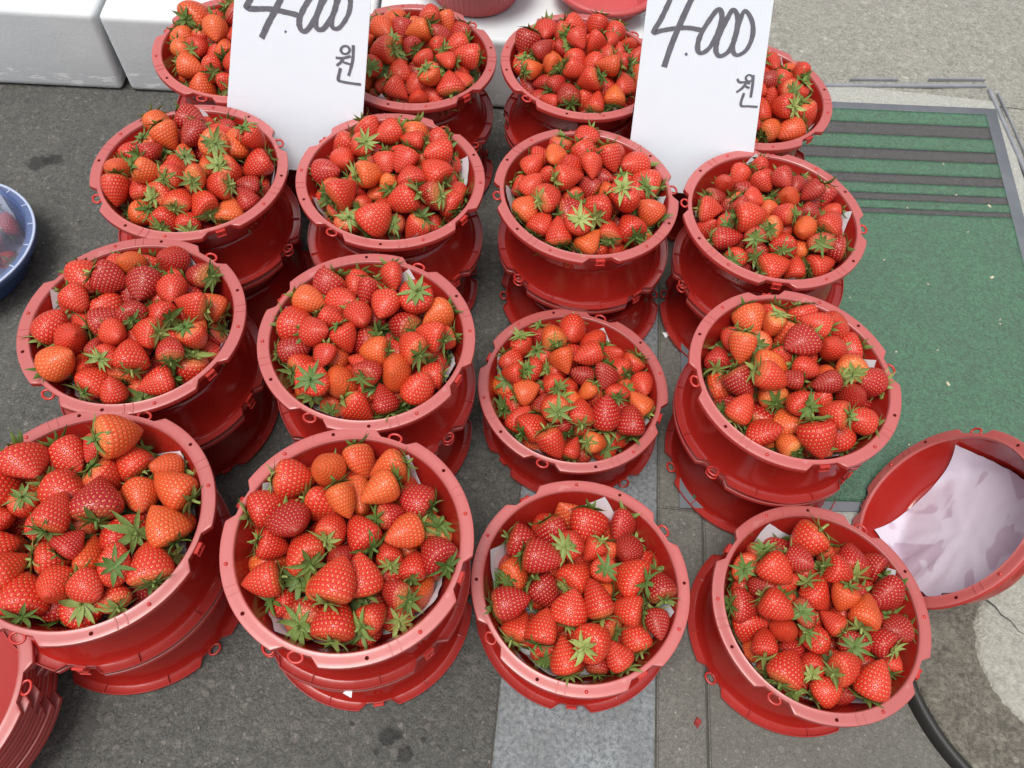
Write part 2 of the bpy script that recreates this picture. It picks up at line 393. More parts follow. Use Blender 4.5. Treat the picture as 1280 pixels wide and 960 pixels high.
fbar('top_rail', (0.28, 1.336), (A2.x, A2.y), 0.009, -0.004, 0.0016)
fbar('side_rail', (A2.x + .004, A2.y - .009), (A4.x, A4.y), 0.009, -0.004, 0.0015)
fbar('side_edge', (A2.x + .019, A2.y - .02), (A4.x + .015, A4.y), 0.0035, -0.004, 0.0022)
fbar('cover_lip', (0.60, 1.4105), (0.70, 1.4285), 0.0028, -0.004, 0.003, M_STEEL)
fbar('cover_lip', (0.765, 1.443), (0.885, 1.463), 0.0028, -0.004, 0.003, M_STEEL)

# ------------------------------------------------------------------ green mat
MBL, MBR, MTR, MTL = Vector((0.246, 0.438)), Vector((0.842, 0.502)), Vector((0.884, 1.37)), Vector((0.262, 1.297))
def mp(u, v):
    return MBL * (1 - u) * (1 - v) + MBR * u * (1 - v) + MTR * u * v + MTL * (1 - u) * v
mat_t = thing('door_mat', 'green carpet mat with charcoal stripes and grey rubber border on the ground', 'mat', (MBL.x, MBL.y, 0))
def mat_piece(name, u0, u1, v0, v1, z0, z1, m_, nu=30, nv=30, amp=0.0):
    vs, fs = [], []
    for j in range(nv + 1):
        for i in range(nu + 1):
            p = mp(u0 + (u1 - u0) * i / nu, v0 + (v1 - v0) * j / nv)
            e = 1 if 0 < i < nu and 0 < j < nv else 0
            vs.append((p.x - MBL.x, p.y - MBL.y, z1 + (random.uniform(-amp, amp) if e else -0.0004)))
    for j in range(nv):
        for i in range(nu):
            a = j * (nu + 1) + i; fs.append((a, a + 1, a + nu + 2, a + nu + 1))
    ring = [i for i in range(nu + 1)] + [j * (nu + 1) + nu for j in range(1, nv + 1)] + [nv * (nu + 1) + i for i in range(nu - 1, -1, -1)] + [j * (nu + 1) for j in range(nv - 1, 0, -1)]
    b0 = len(vs)
    for r in ring: vs.append((vs[r][0], vs[r][1], z0))
    n = len(ring)
    for i in range(n):
        fs.append((ring[(i + 1) % n], ring[i], b0 + i, b0 + (i + 1) % n))
    return link(name, mesh(name, vs, fs), m_, mat_t)
mat_piece('rubber_border', 0, 1, 0, 1, 0.0005, 0.0042, M_RUB, 4, 4)
ub0, ub1, vb0, vb1 = 0.030, 0.958, 0.016, 0.972
def vline(px_y_left, px_y_right): pass
# stripe bounds along the mat (fractions of its length), read at the mat's right end
SB = [(0.929, 0.889), (0.846, 0.811), (0.768, 0.740), (0.711, 0.690), (0.667, 0.653)]
edges = [vb1]
for a, b_ in SB: edges += [a, b_]
edges.append(vb0)
for i in range(len(edges) - 1):
    v1_, v0_ = edges[i], edges[i + 1]
    green = i % 2 == 0
    mat_piece('carpet_panel' if green else 'carpet_stripe', ub0, ub1, v0_, v1_, 0.004, 0.0085 if green else 0.0082, M_GREEN if green else M_CHAR, 90, max(4, int((v1_ - v0_) * 130)), 0.0007)

# ------------------------------------------------------------------ basins
R, D = 0.125, 0.056
NOT = [math.radians(a) for a in (0, 90, 180, 270)]
def notch_k(a):
    k = 1.0
    for n_ in NOT:
        d = abs((a - n_ + math.pi) % (2 * math.pi) - math.pi); d = math.degrees(d)
        if d < 7: k = min(k, 0.12)
        elif d < 11: k = min(k, 0.12 + 0.88 * (d - 7) / 4)
    return k
angs = sorted(set([round(math.radians(x), 5) for x in range(0, 360, 3)] + [round((n_ + math.radians(s)) % (2 * math.pi), 5) for n_ in NOT for s in (-11, -10.5, -7.3, -7, 7, 7.3, 10.5, 11)]))
bowl_prof = [(0.0005, 0.003), (0.35, 0.003), (0.70, 0.003), (0.732, 0.0038), (0.757, 0.0065), (0.770, 0.012), (0.806, 0.025), (0.843, 0.038), (0.877, 0.050), (0.891, 0.0545),
             (0.925, 0.0553), (0.925, 0.0543), (0.902, 0.0525), (0.890, 0.049), (0.857, 0.0375), (0.820, 0.0245), (0.786, 0.0115), (0.771, 0.0045), (0.752, 0.001), (0.735, 0.0), (0.70, 0.0), (0.69, 0.001), (0.35, 0.001), (0.0005, 0.001)]
vs, fs = lathe([(r * R, z) for r, z in bowl_prof], 120)
tmp = mesh('t', vs, fs); bm = bmesh.new(); bm.from_mesh(tmp); bpy.data.meshes.remove(tmp)
bmesh.ops.remove_doubles(bm, verts=list(bm.verts), dist=1e-6); bmesh.ops.recalc_face_normals(bm, faces=list(bm.faces)); ME_BOWL = from_bm('bowl', bm, True); ME_BOWL.materials.append(M_BOWL)
rim_prof = [(0.884, 0.0530), (0.889, 0.0557), (0.897, 0.0565), (0.906, 0.0561), (0.925, 0.0560), (0.960, 0.0560), (0.985, 0.0560), (0.996, 0.0556), (1.0, 0.0545), (1.0, 0.0495), (0.992, 0.0495), (0.990, 0.0535), (0.960, 0.0540), (0.900, 0.0538)]
def rim_r(a, r):
    x = r / R
    if x <= 0.925: return r
    return R * (0.925 + (x - 0.925) * notch_k(a))
vs, fs = lathe([(r * R, z) for r, z in rim_prof], 0, closed=True, angs=angs, rad=rim_r)
bm = bmesh.new(); tmp = mesh('t', vs, fs); bm.from_mesh(tmp); bpy.data.meshes.remove(tmp)
for q in range(4):
    mid = NOT[q] + math.pi / 4
    for s in (-2.2, 2.2):
        Mx = Matrix.Rotation(mid + math.radians(s), 4, 'Z'); bm_box(bm, (0.900 * R, -0.0008, 0.0548), (0.992 * R, 0.0008, 0.05670), Mx)
    for s in (-17, 17):
        Mx = Matrix.Rotation(mid + math.radians(s), 4, 'Z'); bm_box(bm, (0.905 * R, -0.0005, 0.0510), (0.992 * R, 0.0005, 0.0545), Mx)
bmesh.ops.recalc_face_normals(bm, faces=list(bm.faces)); ME_RIM = from_bm('rim', bm, True)
# shade flat where the rim turns sharply
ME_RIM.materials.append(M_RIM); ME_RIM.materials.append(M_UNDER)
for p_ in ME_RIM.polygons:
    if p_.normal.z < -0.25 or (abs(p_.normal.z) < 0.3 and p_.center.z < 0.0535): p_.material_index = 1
try: ME_RIM.set_sharp_from_angle(angle=math.radians(35)); ME_BOWL.set_sharp_from_angle(angle=math.radians(40))
except Exception: pass
pts = [(0.962 * R + 0.0050 * math.cos(t), 0.0070 * math.sin(t), 0.0525) for t in [2 * math.pi * i / 18 for i in range(18)]]
vs, fs = tube(pts, 0.0015, 6, True); ME_LOOP = mesh('loop', vs, fs); ME_LOOP.materials.append(M_LOOP)
bm = bmesh.new()
bm_box(bm, (0.925 * R, -0.006, 0.0505), (0.962 * R, 0.006, 0.0535))
bm_box(bm, (0.955 * R, -0.006, 0.0455), (0.966 * R, -0.0015, 0.0545)); bm_box(bm, (0.955 * R, 0.0015, 0.0455), (0.966 * R, 0.006, 0.0545))
bm_box(bm, (0.950 * R, -0.006, 0.0455), (0.972 * R, 0.006, 0.0470))
bmesh.ops.bevel(bm, geom=list(bm.edges), offset=0.0005, segments=1, affect='EDGES')
ME_CLIP = from_bm('clip', bm); ME_CLIP.materials.append(M_LOOP)
vs, fs = lathe([(0.0021, 0.0), (0.0020, 0.0008), (0.0013, 0.0017), (0.00005, 0.0020)], 10); ME_PEG = mesh('peg', vs, fs); ME_PEG.materials.append(M_LOOP)
vs, fs = lathe([(0.0020, 0.0), (0.0020, 0.0003), (0.0017, 0.0003), (0.00005, 0.00025)], 12); ME_HOLE_DISC = mesh('peg_hole_disc', vs, fs); ME_HOLE_DISC.materials.append(M_HOLE_SHADE)  # thin dark disc on the rim, its colour standing for a shaded hole

def basin(loc, rotz, label, group, flip=False, pegs=True, tilt=None, trim=True):
    """loc = centre of the base bottom (upright) or of the rim plane (upturned)"""
    t = thing('plastic_basin', label, 'basin', loc, (math.pi if flip else 0, 0, rotz), group)
    if tilt is not None:
        t.rotation_mode = 'QUATERNION'; t.rotation_quaternion = tilt
    off = -(D + 0.0002) if flip else 0.0
    def put(name, me, l=(0, 0, 0), rz=0.0, par=None):
        return link(name, me, None, par or t, (l[0], l[1], l[2] + (off if par is None else 0)), rz)
    put('bowl', ME_BOWL); rim = put('rim', ME_RIM)
    if trim:
        for i in (0, 2): put('loop', ME_LOOP, (0, 0, 0), NOT[i], rim)
        for i in (1, 3): put('clip', ME_CLIP, (0, 0, 0), NOT[i], rim)
    if pegs:
        for q in range(4):
            mid = NOT[q] + math.pi / 4
            a, b_ = mid + math.radians(13), mid - math.radians(13)
            if q % 2: a, b_ = b_, a
            put('peg', ME_PEG, (0.950 * R * math.cos(a), 0.950 * R * math.sin(a), 0.0559), 0, rim)
            put('peg_hole_disc', ME_HOLE_DISC, (0.950 * R * math.cos(b_), 0.950 * R * math.sin(b_), 0.05595), 0, rim)
    return t

STACK = {  # (x, y, layers, notch angle in degrees)
 (1, 1): (-0.461, 0.990, 2, 80), (1, 2): (-0.207, 1.021, 2, 50), (1, 3): (0.048, 1.047, 2, 50), (1, 4): (0.303, 1.028, 2, 45),
 (2, 1): (-0.453, 0.734, 2, 35), (2, 2): (-0.193, 0.763, 2, 62), (2, 3): (0.068, 0.780, 2, 12), (2, 4): (0.322, 0.779, 2, -2),
 (3, 1): (-0.440, 0.488, 2, 62), (3, 2): (-0.173, 0.505, 2, 70), (3, 3): (0.080, 0.543, 1, 75), (3, 4): (0.328, 0.525, 2, 12),
 (4, 1): (-0.404, 0.251, 2, 82), (4, 2): (-0.143, 0.262, 2, 78), (4, 3): (0.105, 0.284, 1, 38), (4, 4): (0.380, 0.287, 1, 60)}
JIT = {(2, 3): ((0.089, 0.780), (0.078, 0.789)), (3, 4): ((0.350, 0.529), (0.337, 0.533)), (2, 4): ((0.342, 0.779), (0.335, 0.778)),
       (4, 1): ((-0.415, 0.246), (-0.411, 0.246)), (3, 3): ((0.088, 0.553), None), (4, 3): ((0.112, 0.286), None), (1, 3): ((0.062, 1.047), (0.057, 1.047)),
       (3, 1): ((-0.445, 0.498), (-0.439, 0.489))}
ORD = {1: 'first', 2: 'second', 3: 'third', 4: 'fourth'}
def where(k): return ORD[k[0]] + ' row from boxes, ' + ORD[5 - k[1]] + ' column from mat'
TOPZ = {}
H2 = 2 * D
for k, (x, y, n, na) in STACK.items():
    low, mid = JIT.get(k, (None, None)); low = low or (x + random.uniform(-.004, .004), y + random.uniform(-.004, .004)); mid = mid or (x + random.uniform(-.003, .003), y + random.uniform(-.003, .003))
    g = 'stacked basins'
    ra = random.uniform(0, 6.28)
    basin((low[0], low[1], 0.0002), ra, 'upturned red basin on the ground, ' + where(k), 'upturned basins on the ground', True, False)
    z = D + 0.0006
    if n == 2:
        basin((mid[0], mid[1], z), ra + 0.6, 'upright red basin inside the stack, ' + where(k), 'closed basins inside the stacks', False, False)
        z += D + 0.0010
        basin((mid[0], mid[1], z), ra + 0.6, 'upturned red basin halfway up stack, ' + where(k), 'closed basins inside the stacks', True, False)
        z += D + 0.0006
    basin((x, y, z), math.radians(na), 'red basin heaped with strawberries, ' + where(k), 'basins heaped with strawberries')
    TOPZ[k] = z

# ------------------------------------------------------------------ paper liners
def wall_point(s):
    """arc length along the inside of a basin -> (r, z)"""
    pr = [(0.0, 0.0042), (0.70 * R, 0.0042), (0.735 * R, 0.005), (0.755 * R, 0.0085), (0.762 * R, 0.0135), (0.867 * R, 0.0505), (0.880 * R, 0.057), (0.886 * R, 0.075)]
    for a, b_ in zip(pr[:-1], pr[1:]):
        l = math.hypot(b_[0] - a[0], b_[1] - a[1])
        if s <= l or b_ is pr[-1]:
            f = s / l; return a[0] + (b_[0] - a[0]) * f, a[1] + (b_[1] - a[1]) * f
        s -= l
def liner_mesh(half, rnd, n=22, off=(0, 0)):
    vs, fs = [], []
    ph = [rnd.uniform(0, 6.28) for _ in range(4)]
    for j in range(n + 1):
        for i in range(n + 1):
            x = (i / n * 2 - 1) * half + off[0]; y = (j / n * 2 - 1) * half + off[1]
            s = math.hypot(x, y); a = math.atan2(y, x)
            s *= 1 - 0.15 * (1 - abs(math.sin(2 * a))) * min(1, s / 0.08)
            r, z = wall_point(s)
            wv = 0.0012 * math.sin(9 * a + ph[0]) * min(1, s / 0.09) + 0.0008 * math.sin(23 * a + ph[1]) * min(1, s / .1)
            r = max(0, r - abs(wv) - 0.0005)
            vs.append((r * math.cos(a), r * math.sin(a), z + abs(wv) * 0.3))
    for j in range(n):
        for i in range(n):
            a = j * (n + 1) + i; fs.append((a, a + 1, a + n + 2, a + n + 1))
    return mesh('paper_liner', vs, fs)
LINROT = {(2, 1): 100, (2, 2): 30, (2, 3): 95, (2, 4): 100, (3, 1): 78, (3, 2): 165, (3, 3): 70, (3, 4): 20, (4, 1): 50, (4, 2): 65, (4, 3): 78, (4, 4): 30, (1, 1): 160, (1, 2): 75, (1, 3): 120, (1, 4): 60}
lr = random.Random(3)
for k, (x, y, n, na) in STACK.items():
    me = liner_mesh(0.1035 + lr.uniform(-.002, .003), lr, off=(lr.uniform(-.004, .004), lr.uniform(-.004, .004)))
    o = link('paper_liner', me, M_PAPER, None, (x, y, TOPZ[k]), math.radians(LINROT[k] - 45))
    tag(o, 'white paper liner under strawberries, ' + where(k), 'paper', 'paper liners in the filled basins')
def scrap(loc, rz, size, label):
    vs = [(0, 0, 0), (size, size * .25, 0.0002), (size * .45, size * .9, -0.0006), (0, 0, .0003), (size, size * .25, 0.0005), (size * .45, size * .9, -0.0003)]
    o = link('paper_scrap', mesh('paper_scrap', vs, [(0, 2, 1), (3, 4, 5), (0, 1, 4, 3), (1, 2, 5, 4), (2, 0, 3, 5)], False), M_PAPER, None, loc, rz)
    return tag(o, label, 'paper')
x, y = STACK[(4, 2)][:2]; a = math.radians(-82)
scrap((x + .119 * math.cos(a), y + .119 * math.sin(a), 2 * D + .0008), math.radians(-150), 0.012, 'white paper tip between stacked basins, ' + where((4, 2)))
x, y = JIT[(2, 4)][0]; a = math.radians(205)
scrap((x + .118 * math.cos(a), y + .118 * math.sin(a), 0.0010), math.radians(170), 0.013, 'white paper tip under upturned basin, ' + where((2, 4)))

# ------------------------------------------------------------------ strawberries
def berry_mesh(seed, nu, nv):
    r = random.Random(seed)
    wd = r.uniform(0.39, 0.455); vm = r.uniform(0.22, 0.34); p = r.uniform(1.35, 2.0); q = r.uniform(0.66, 0.90)
    flat = r.choice([1.0, 1.0, 1.06, 1.16]); ph = r.uniform(0, 6.28); lob = r.uniform(0.0, 0.06); b3 = r.uniform(0, 0.05); bend = r.uniform(-.06, .06); ph2 = r.uniform(0, 6.28)
    vs, fs = [], []; vals = []
    prof = []
    for j in range(nv + 1):
        t = j / nv
        t = 0.5 - 0.5 * math.cos(math.pi * t)            # denser at both ends
        if t < vm:
            e = 1 - t / vm; rr = (max(0, 1 - e ** 2.3)) ** 0.5; z = t + 0.05 * (e ** 3) * 0
            if e > 0.55: z = t + 0.10 * (e - 0.55) ** 1.3 * 1.2
        else:
            e = (t - vm) / (1 - vm); rr = max(0, 1 - e ** p) ** q; z = t
        prof.append((max(rr * wd, 0.0008), z))
    acc = [0.0]
    for a, b_ in zip(prof[:-1], prof[1:]): acc.append(acc[-1] + math.hypot(b_[0] - a[0], b_[1] - a[1]))
    V = [x / acc[-1] for x in acc]
    for j, (rr, z) in enumerate(prof):
        for i in range(nu):
            a = 2 * math.pi * i / nu
            k = 1 + lob * math.cos(2 * a + ph) + b3 * math.cos(3 * a + ph2 + 2 * z) + 0.012 * math.sin(5 * a + 7 * z + ph)
            vs.append((rr * k * flat * math.cos(a) + bend * z * z, rr * k / flat * math.sin(a), z - 0.0))
    uvs = []
    for j in range(nv):
        for i in range(nu):
            i2 = (i + 1) % nu
            fs.append((j * nu + i, j * nu + i2, (j + 1) * nu + i2, (j + 1) * nu + i))
            uvs += [(i / nu, V[j]), ((i + 1) / nu, V[j]), ((i + 1) / nu, V[j + 1]), (i / nu, V[j + 1])]
    # normals must point outwards: axis is +z, ring counter-clockwise, rows ascending -> outward
    return np.array(vs), fs, np.array(uvs), wd
def calyx_mesh(seed):
    r = random.Random(seed); vs, fs = [], []
    n = r.randint(8, 11)
    for i in range(n):
        a = 2 * math.pi * (i + r.uniform(-.25, .25)) / n
        L = r.uniform(0.38, 0.62); wd = r.uniform(0.052, 0.088); lift = r.uniform(-0.7, 1.5); tw = r.uniform(-.4, .4)
        d = Vector((math.cos(a), math.sin(a), 0)); s = Vector((-math.sin(a), math.cos(a), 0))
        p = Vector((0, 0, 0.035 - 0.012 * r.random())); el = r.uniform(-0.1, 0.2); base = len(vs)
        segs = 5
        for j in range(segs + 1):
            t = j / segs
            ww = wd * (0.55 + 1.6 * t * (1 - t) * 1.15) * (1 - t ** 3) if j < segs else 0.002
            side = (s + Vector((0, 0, tw * t))).normalized()
            fold = 0.35 * ww
            vs += [p - side * ww + Vector((0, 0, -fold)), p + Vector((0, 0, fold * .3)), p + side * ww + Vector((0, 0, -fold))]
            ang = el - (lift * 1.1) * t                       # + = towards the tip of the fruit
            p = p + (d * math.cos(ang) + Vector((0, 0, math.sin(ang)))) * (L / segs)
        for j in range(segs):
            b0 = base + 3 * j
            fs += [(b0, b0 + 1, b0 + 4, b0 + 3), (b0 + 1, b0 + 2, b0 + 5, b0 + 4)]
    if r.random() < 0.75:
        ln = r.uniform(0.05, 0.20); bx, by = r.uniform(-.08, .08), r.uniform(-.08, .08)
        tube([(0, 0, 0.05), (bx * .4, by * .4, -ln * .5), (bx, by, -ln)], [0.045, 0.034, 0.03], 6, False, vs, fs)
    return np.array([tuple(v) for v in vs]), fs
NVAR, NCAL = 9, 6
HI = [berry_mesh(100 + i, 28, 20) for i in range(NVAR)]
LO = [berry_mesh(100 + i, 20, 13) for i in range(NVAR)]
CA = [calyx_mesh(300 + i) for i in range(NCAL)]
def add_tint(me, cols):
    at = me.attributes.new('tint', 'FLOAT_COLOR', 'POINT'); at.data.foreach_set('color', np.asarray(cols, np.float32).ravel())
def build_berry(name, vs, fs, uvs):
    me = mesh(name, vs, fs); uv = me.uv_layers.new(name='UVMap'); uv.data.foreach_set('uv', uvs.ravel().astype(np.float32))
    add_tint(me, np.ones((len(vs), 4))); me.materials.append(M_BERRY); return me
ME_FLESH = [build_berry('flesh', *h[:3]) for h in HI]
ME_CAL = []
for c in CA:
    me = mesh('calyx', c[0], c[1]); add_tint(me, np.ones((len(c[0]), 4))); me.materials.append(M_LEAF); ME_CAL.append(me)

def pack(seed, n, lm, iters=170):
    g = np.random.default_rng(seed)
    L = np.clip(g.normal(lm, lm * 0.11, n), lm * 0.75, lm * 1.3)
    q = np.linspace(0, 1, n)
    th = g.uniform(0, 2 * np.pi, n); rad = 0.082 * np.sqrt(g.uniform(0, 1, n))
    z = 0.018 + 0.085 * q; rad *= np.where(q > .6, 1.0, 1.0)
    c = np.stack([rad * np.cos(th), rad * np.sin(th), z], 1)
    ro = np.stack([np.cos(th), np.sin(th), 0 * th], 1)
    out = (rad / 0.082)[:, None]
    tgt = -ro * (0.25 + 0.85 * out) + np.array([0, 0.08, 0.28]) + g.normal(0, 0.60, (n, 3))
    rnd = g.uniform(0, 1, n) < 0.28
    tgt[rnd] = g.normal(0, 1, (rnd.sum(), 3)) * [1, 1, .5]
    tgt /= np.linalg.norm(tgt, axis=1)[:, None]
    T = np.array([0.30, 0.58, 0.82]); RR = np.array([0.405, 0.325, 0.175])
    a = c - tgt * (L * 0.22)[:, None]; b = c + tgt * (L * 0.30)[:, None]     # spheres at T[0] and T[2]
    w1 = np.array([1.0, (T[2] - T[1]) / (T[2] - T[0]), 0.0])
    rads = L[:, None] * RR[None, :]
    rr = rads.ravel(); own = np.repeat(np.arange(n), 3); wA = np.tile(w1, n)
    rs = rr[:, None] + rr[None, :]; same = own[:, None] == own[None, :]
    for it in range(iters):
        gr = 0.0013 if it < iters - 40 else 0.0
        a[:, 2] -= gr; b[:, 2] -= gr
        mid = (a + b) / 2; rc = np.hypot(mid[:, 0], mid[:, 1])
        if gr:
            pull = np.where(mid[:, 2] > 0.045, 0.0008, 0.0003)[:, None] * np.stack([mid[:, 0], mid[:, 1], 0 * rc], 1) / np.maximum(rc, .02)[:, None]
            a -= pull; b -= pull
            dd = b - a; ln = np.linalg.norm(dd, axis=1)[:, None]; dn = dd / ln
            pass
        dd = b - a; ln = np.linalg.norm(dd, axis=1)[:, None]; dn = dd / ln
        cor = (tgt - dn) * (0.10 if it < iters - 25 else 0.03) * ln; b += cor; a -= cor
        P = (a[:, None, :] * w1[None, :, None] + b[:, None, :] * (1 - w1)[None, :, None]).reshape(-1, 3)
        d = P[:, None, :] - P[None, :, :]
        dist = np.sqrt((d * d).sum(2)) + 1e-9
        pen = np.where(same, 0, np.maximum(0, rs * 0.985 - dist))
        mv = (d / dist[:, :, None] * pen[:, :, None]).sum(1) * 0.26
        # bowl
        rp = np.hypot(P[:, 0], P[:, 1]); zz = P[:, 2]
        rin = np.where(zz < 0.0505, 0.758 * R + np.clip(zz - 0.0135, 0, 1) / 0.037 * 0.106 * R, 0.872 * R + np.clip(zz - 0.0505, 0, 0.02) * 0.25)
        ov = np.maximum(0, rp + rr - rin)
        mv[:, :2] -= P[:, :2] / np.maximum(rp, 1e-6)[:, None] * ov[:, None] * 0.9
        mv[:, 2] += np.maximum(0, 0.0060 + rr - zz) * 0.9
        mv = mv.reshape(n, 3, 3)
        a += (mv * w1[None, :, None]).sum(1); b += (mv * (1 - w1)[None, :, None]).sum(1)
        dd = b - a; ln = np.linalg.norm(dd, axis=1)[:, None]; tl = (L * 0.52)[:, None]
        cor = dd / ln * (ln - tl) / 2; a += cor; b -= cor
    dn = (b - a) / np.linalg.norm(b - a, axis=1)[:, None]
    cap = a - dn * (L * 0.30)[:, None]
    ok = np.maximum(a[:, 2], b[:, 2]) < D + 0.030
    return cap[ok], dn[ok], L[ok], a[ok], b[ok]

COUNT = {(4, 1): (72, .0415), (4, 2): (66, .0410), (4, 3): (70, .0395), (4, 4): (82, .0375), (3, 1): (86, .0385), (3, 2): (82, .0385), (3, 3): (84, .0375), (3, 4): (80, .0390),
         (2, 1): (84, .0385), (2, 2): (86, .0380), (2, 3): (84, .0380), (2, 4): (94, .0365), (1, 1): (84, .0380), (1, 2): (90, .0375), (1, 3): (90, .0375), (1, 4): (88, .0375)}
CLS = {'bright red': ((0.50, 0.016, 0.012), (0.59, 0.030, 0.017)), 'orange-red': ((0.58, 0.048, 0.016), (0.66, 0.088, 0.022)), 'dark crimson': ((0.30, 0.006, 0.010), (0.42, 0.010, 0.014))}
# share of orange / dark fruit differs from basin to basin
MIX = {(4, 4): (.12, .30), (2, 4): (.12, .30), (4, 2): (.30, .10), (4, 1): (.24, .14), (3, 2): (.24, .16), (2, 1): (.18, .22)}
ALL = []
for bi, (k, (x, y, n, na)) in enumerate(STACK.items()):
    cnt, lm = COUNT[k]
    cap, dn, L, a, b = pack(50 + bi, cnt, lm)
    base = np.array([x, y, TOPZ[k]])
    fo, fd = MIX.get(k, (.17, .20))
    for i in range(len(L)):
        u = rng.uniform(); cl = 'orange-red' if u < fo else 'dark crimson' if u < fo + fd else 'bright red'
        c0, c1 = CLS[cl]; f = rng.uniform(); col = [c0[j] + (c1[j] - c0[j]) * f for j in range(3)]
        ALL.append(dict(k=k, cap=cap[i] + base, dn=dn[i], L=L[i], A=a[i] + base, B=b[i] + base, cls=cl, col=col, pale=float(np.clip(rng.uniform(-0.4, 0.9 if cl == 'orange-red' else .6), 0, 1)),
                        var=int(rng.integers(NVAR)), cal=int(rng.integers(NCAL)), spin=float(rng.uniform(0, 6.28))))
# which ones show largest: splat their spheres into a small depth buffer from the viewpoint
W_, H_ = 640, 480
zb = np.full((H_, W_), 1e9); ib = np.full((H_, W_), -1, int)
Mr = np.array([RIGHT, UP, FWD]); C0 = np.array(CAM)
for i, e in enumerate(ALL):
    for P, rr in ((e['A'], .405), (e['A'] * .46 + e['B'] * .54, .325), (e['B'], .175)):
        q = Mr @ (P - C0); rp = F / 2 * rr * e['L'] / q[2]; cx = 320 + F / 2 * q[0] / q[2]; cy = 240 - F / 2 * q[1] / q[2]
        x0, x1, y0, y1 = max(0, int(cx - rp)), min(W_, int(cx + rp) + 2), max(0, int(cy - rp)), min(H_, int(cy + rp) + 2)
        if x0 >= x1 or y0 >= y1: continue
        yy, xx = np.mgrid[y0:y1, x0:x1]; d2 = ((xx - cx) ** 2 + (yy - cy) ** 2) / rp ** 2
        dz = q[2] - rr * e['L'] * np.sqrt(np.clip(1 - d2, 0, 1)); ok = (d2 < 1) & (dz < zb[y0:y1, x0:x1])
        zb[y0:y1, x0:x1][ok] = dz[ok]; ib[y0:y1, x0:x1][ok] = i
area = np.bincount(ib[ib >= 0], minlength=len(ALL))
order = np.argsort(-area); top = set(order[:300].tolist())
def berry_matrix(e):
    zax = Vector(e['dn']); q = zax.to_track_quat('Z', 'Y'); 
    return Matrix.Translation(Vector(e['cap'])) @ q.to_matrix().to_4x4() @ Matrix.Rotation(e['spin'], 4, 'Z')
SV, SF, SU, SC, SM = [], [], [], [], []; nvt = 0
toc = Vector(CAM)
for i, e in enumerate(ALL):
    Mx = berry_matrix(e)
    if i in top:
        pose = 'cap up' if e['dn'][2] < -0.25 else 'tip up' if e['dn'][2] > 0.5 else 'sideways'
        hx, hy = e['A'][0] - STACK[e['k']][0], e['A'][1] - STACK[e['k']][1]
        zone = 'heap centre' if math.hypot(hx, hy) < 0.045 else ('mat side' if hx > 0 else 'opposite mat') if abs(hx) > abs(hy) else ('box side' if hy > 0 else 'opposite boxes')
        big = 'large ' if e['L'] > COUNT[e['k']][1] * 1.08 else 'small ' if e['L'] < COUNT[e['k']][1] * 0.92 else ''
        t = bpy.data.objects.new('strawberry', None); COL.objects.link(t); t.empty_display_size = .01
        t.matrix_world = Mx @ Matrix.Scale(e['L'], 4)
        t['label'] = big + e['cls'].replace(' ', '-') + ' strawberry, ' + pose + ', ' + zone + ', ' + where(e['k']); t['category'] = 'strawberry'
        t['group'] = 'strawberries in the basin, ' + where(e['k'])
        fl = link('flesh', ME_FLESH[e['var']], None, t); fl.color = (*e['col'], e['pale'])
        link('calyx', ME_CAL[e['cal']], None, t)
    else:
        M4 = np.array(Mx @ Matrix.Scale(e['L'], 4))
        v, f, uv, _ = LO[e['var']]
        vw = v @ M4[:3, :3].T + M4[:3, 3]
        SV.append(vw); SF += [tuple(nvt + q for q in ff) for ff in f]; SU.append(uv); SC.append(np.tile(np.array([*e['col'], e['pale']]), (len(v), 1))); SM += [0] * len(f); nvt += len(v)
        if area[i] > 0 or e['cap'][2] > TOPZ[e['k']] + 0.03:
            v, f = CA[e['cal']]; vw = v @ M4[:3, :3].T + M4[:3, 3]
            SV.append(vw); SF += [tuple(nvt + q for q in ff) for ff in f]; SU.append(np.zeros((sum(len(ff) for ff in f), 2)))
            g_ = rng.uniform(.75, 1.25); SC.append(np.tile(np.array([g_, g_, g_, 1]), (len(v), 1))); SM += [1] * len(f); nvt += len(v)
def stuff_mesh(name):
    me = bpy.data.meshes.new(name); me.from_pydata(np.concatenate(SV).tolist(), [], SF); me.update()
    me.polygons.foreach_set('use_smooth', [True] * len(me.polygons))
    uvl = me.uv_layers.new(name='UVMap'); uvl.data.foreach_set('uv', np.concatenate(SU).ravel().astype(np.float32))
    add_tint(me, np.concatenate(SC)); me.materials.append(M_BERRY); me.materials.append(M_LEAF)
    me.polygons.foreach_set('material_index', SM); return me
o = link('strawberries', stuff_mesh('strawberries')); o['kind'] = 'stuff'; o.color = (1, 1, 1, 1)
tag(o, 'smaller and deeper red strawberries filling the heaps in all the basins', 'strawberries')

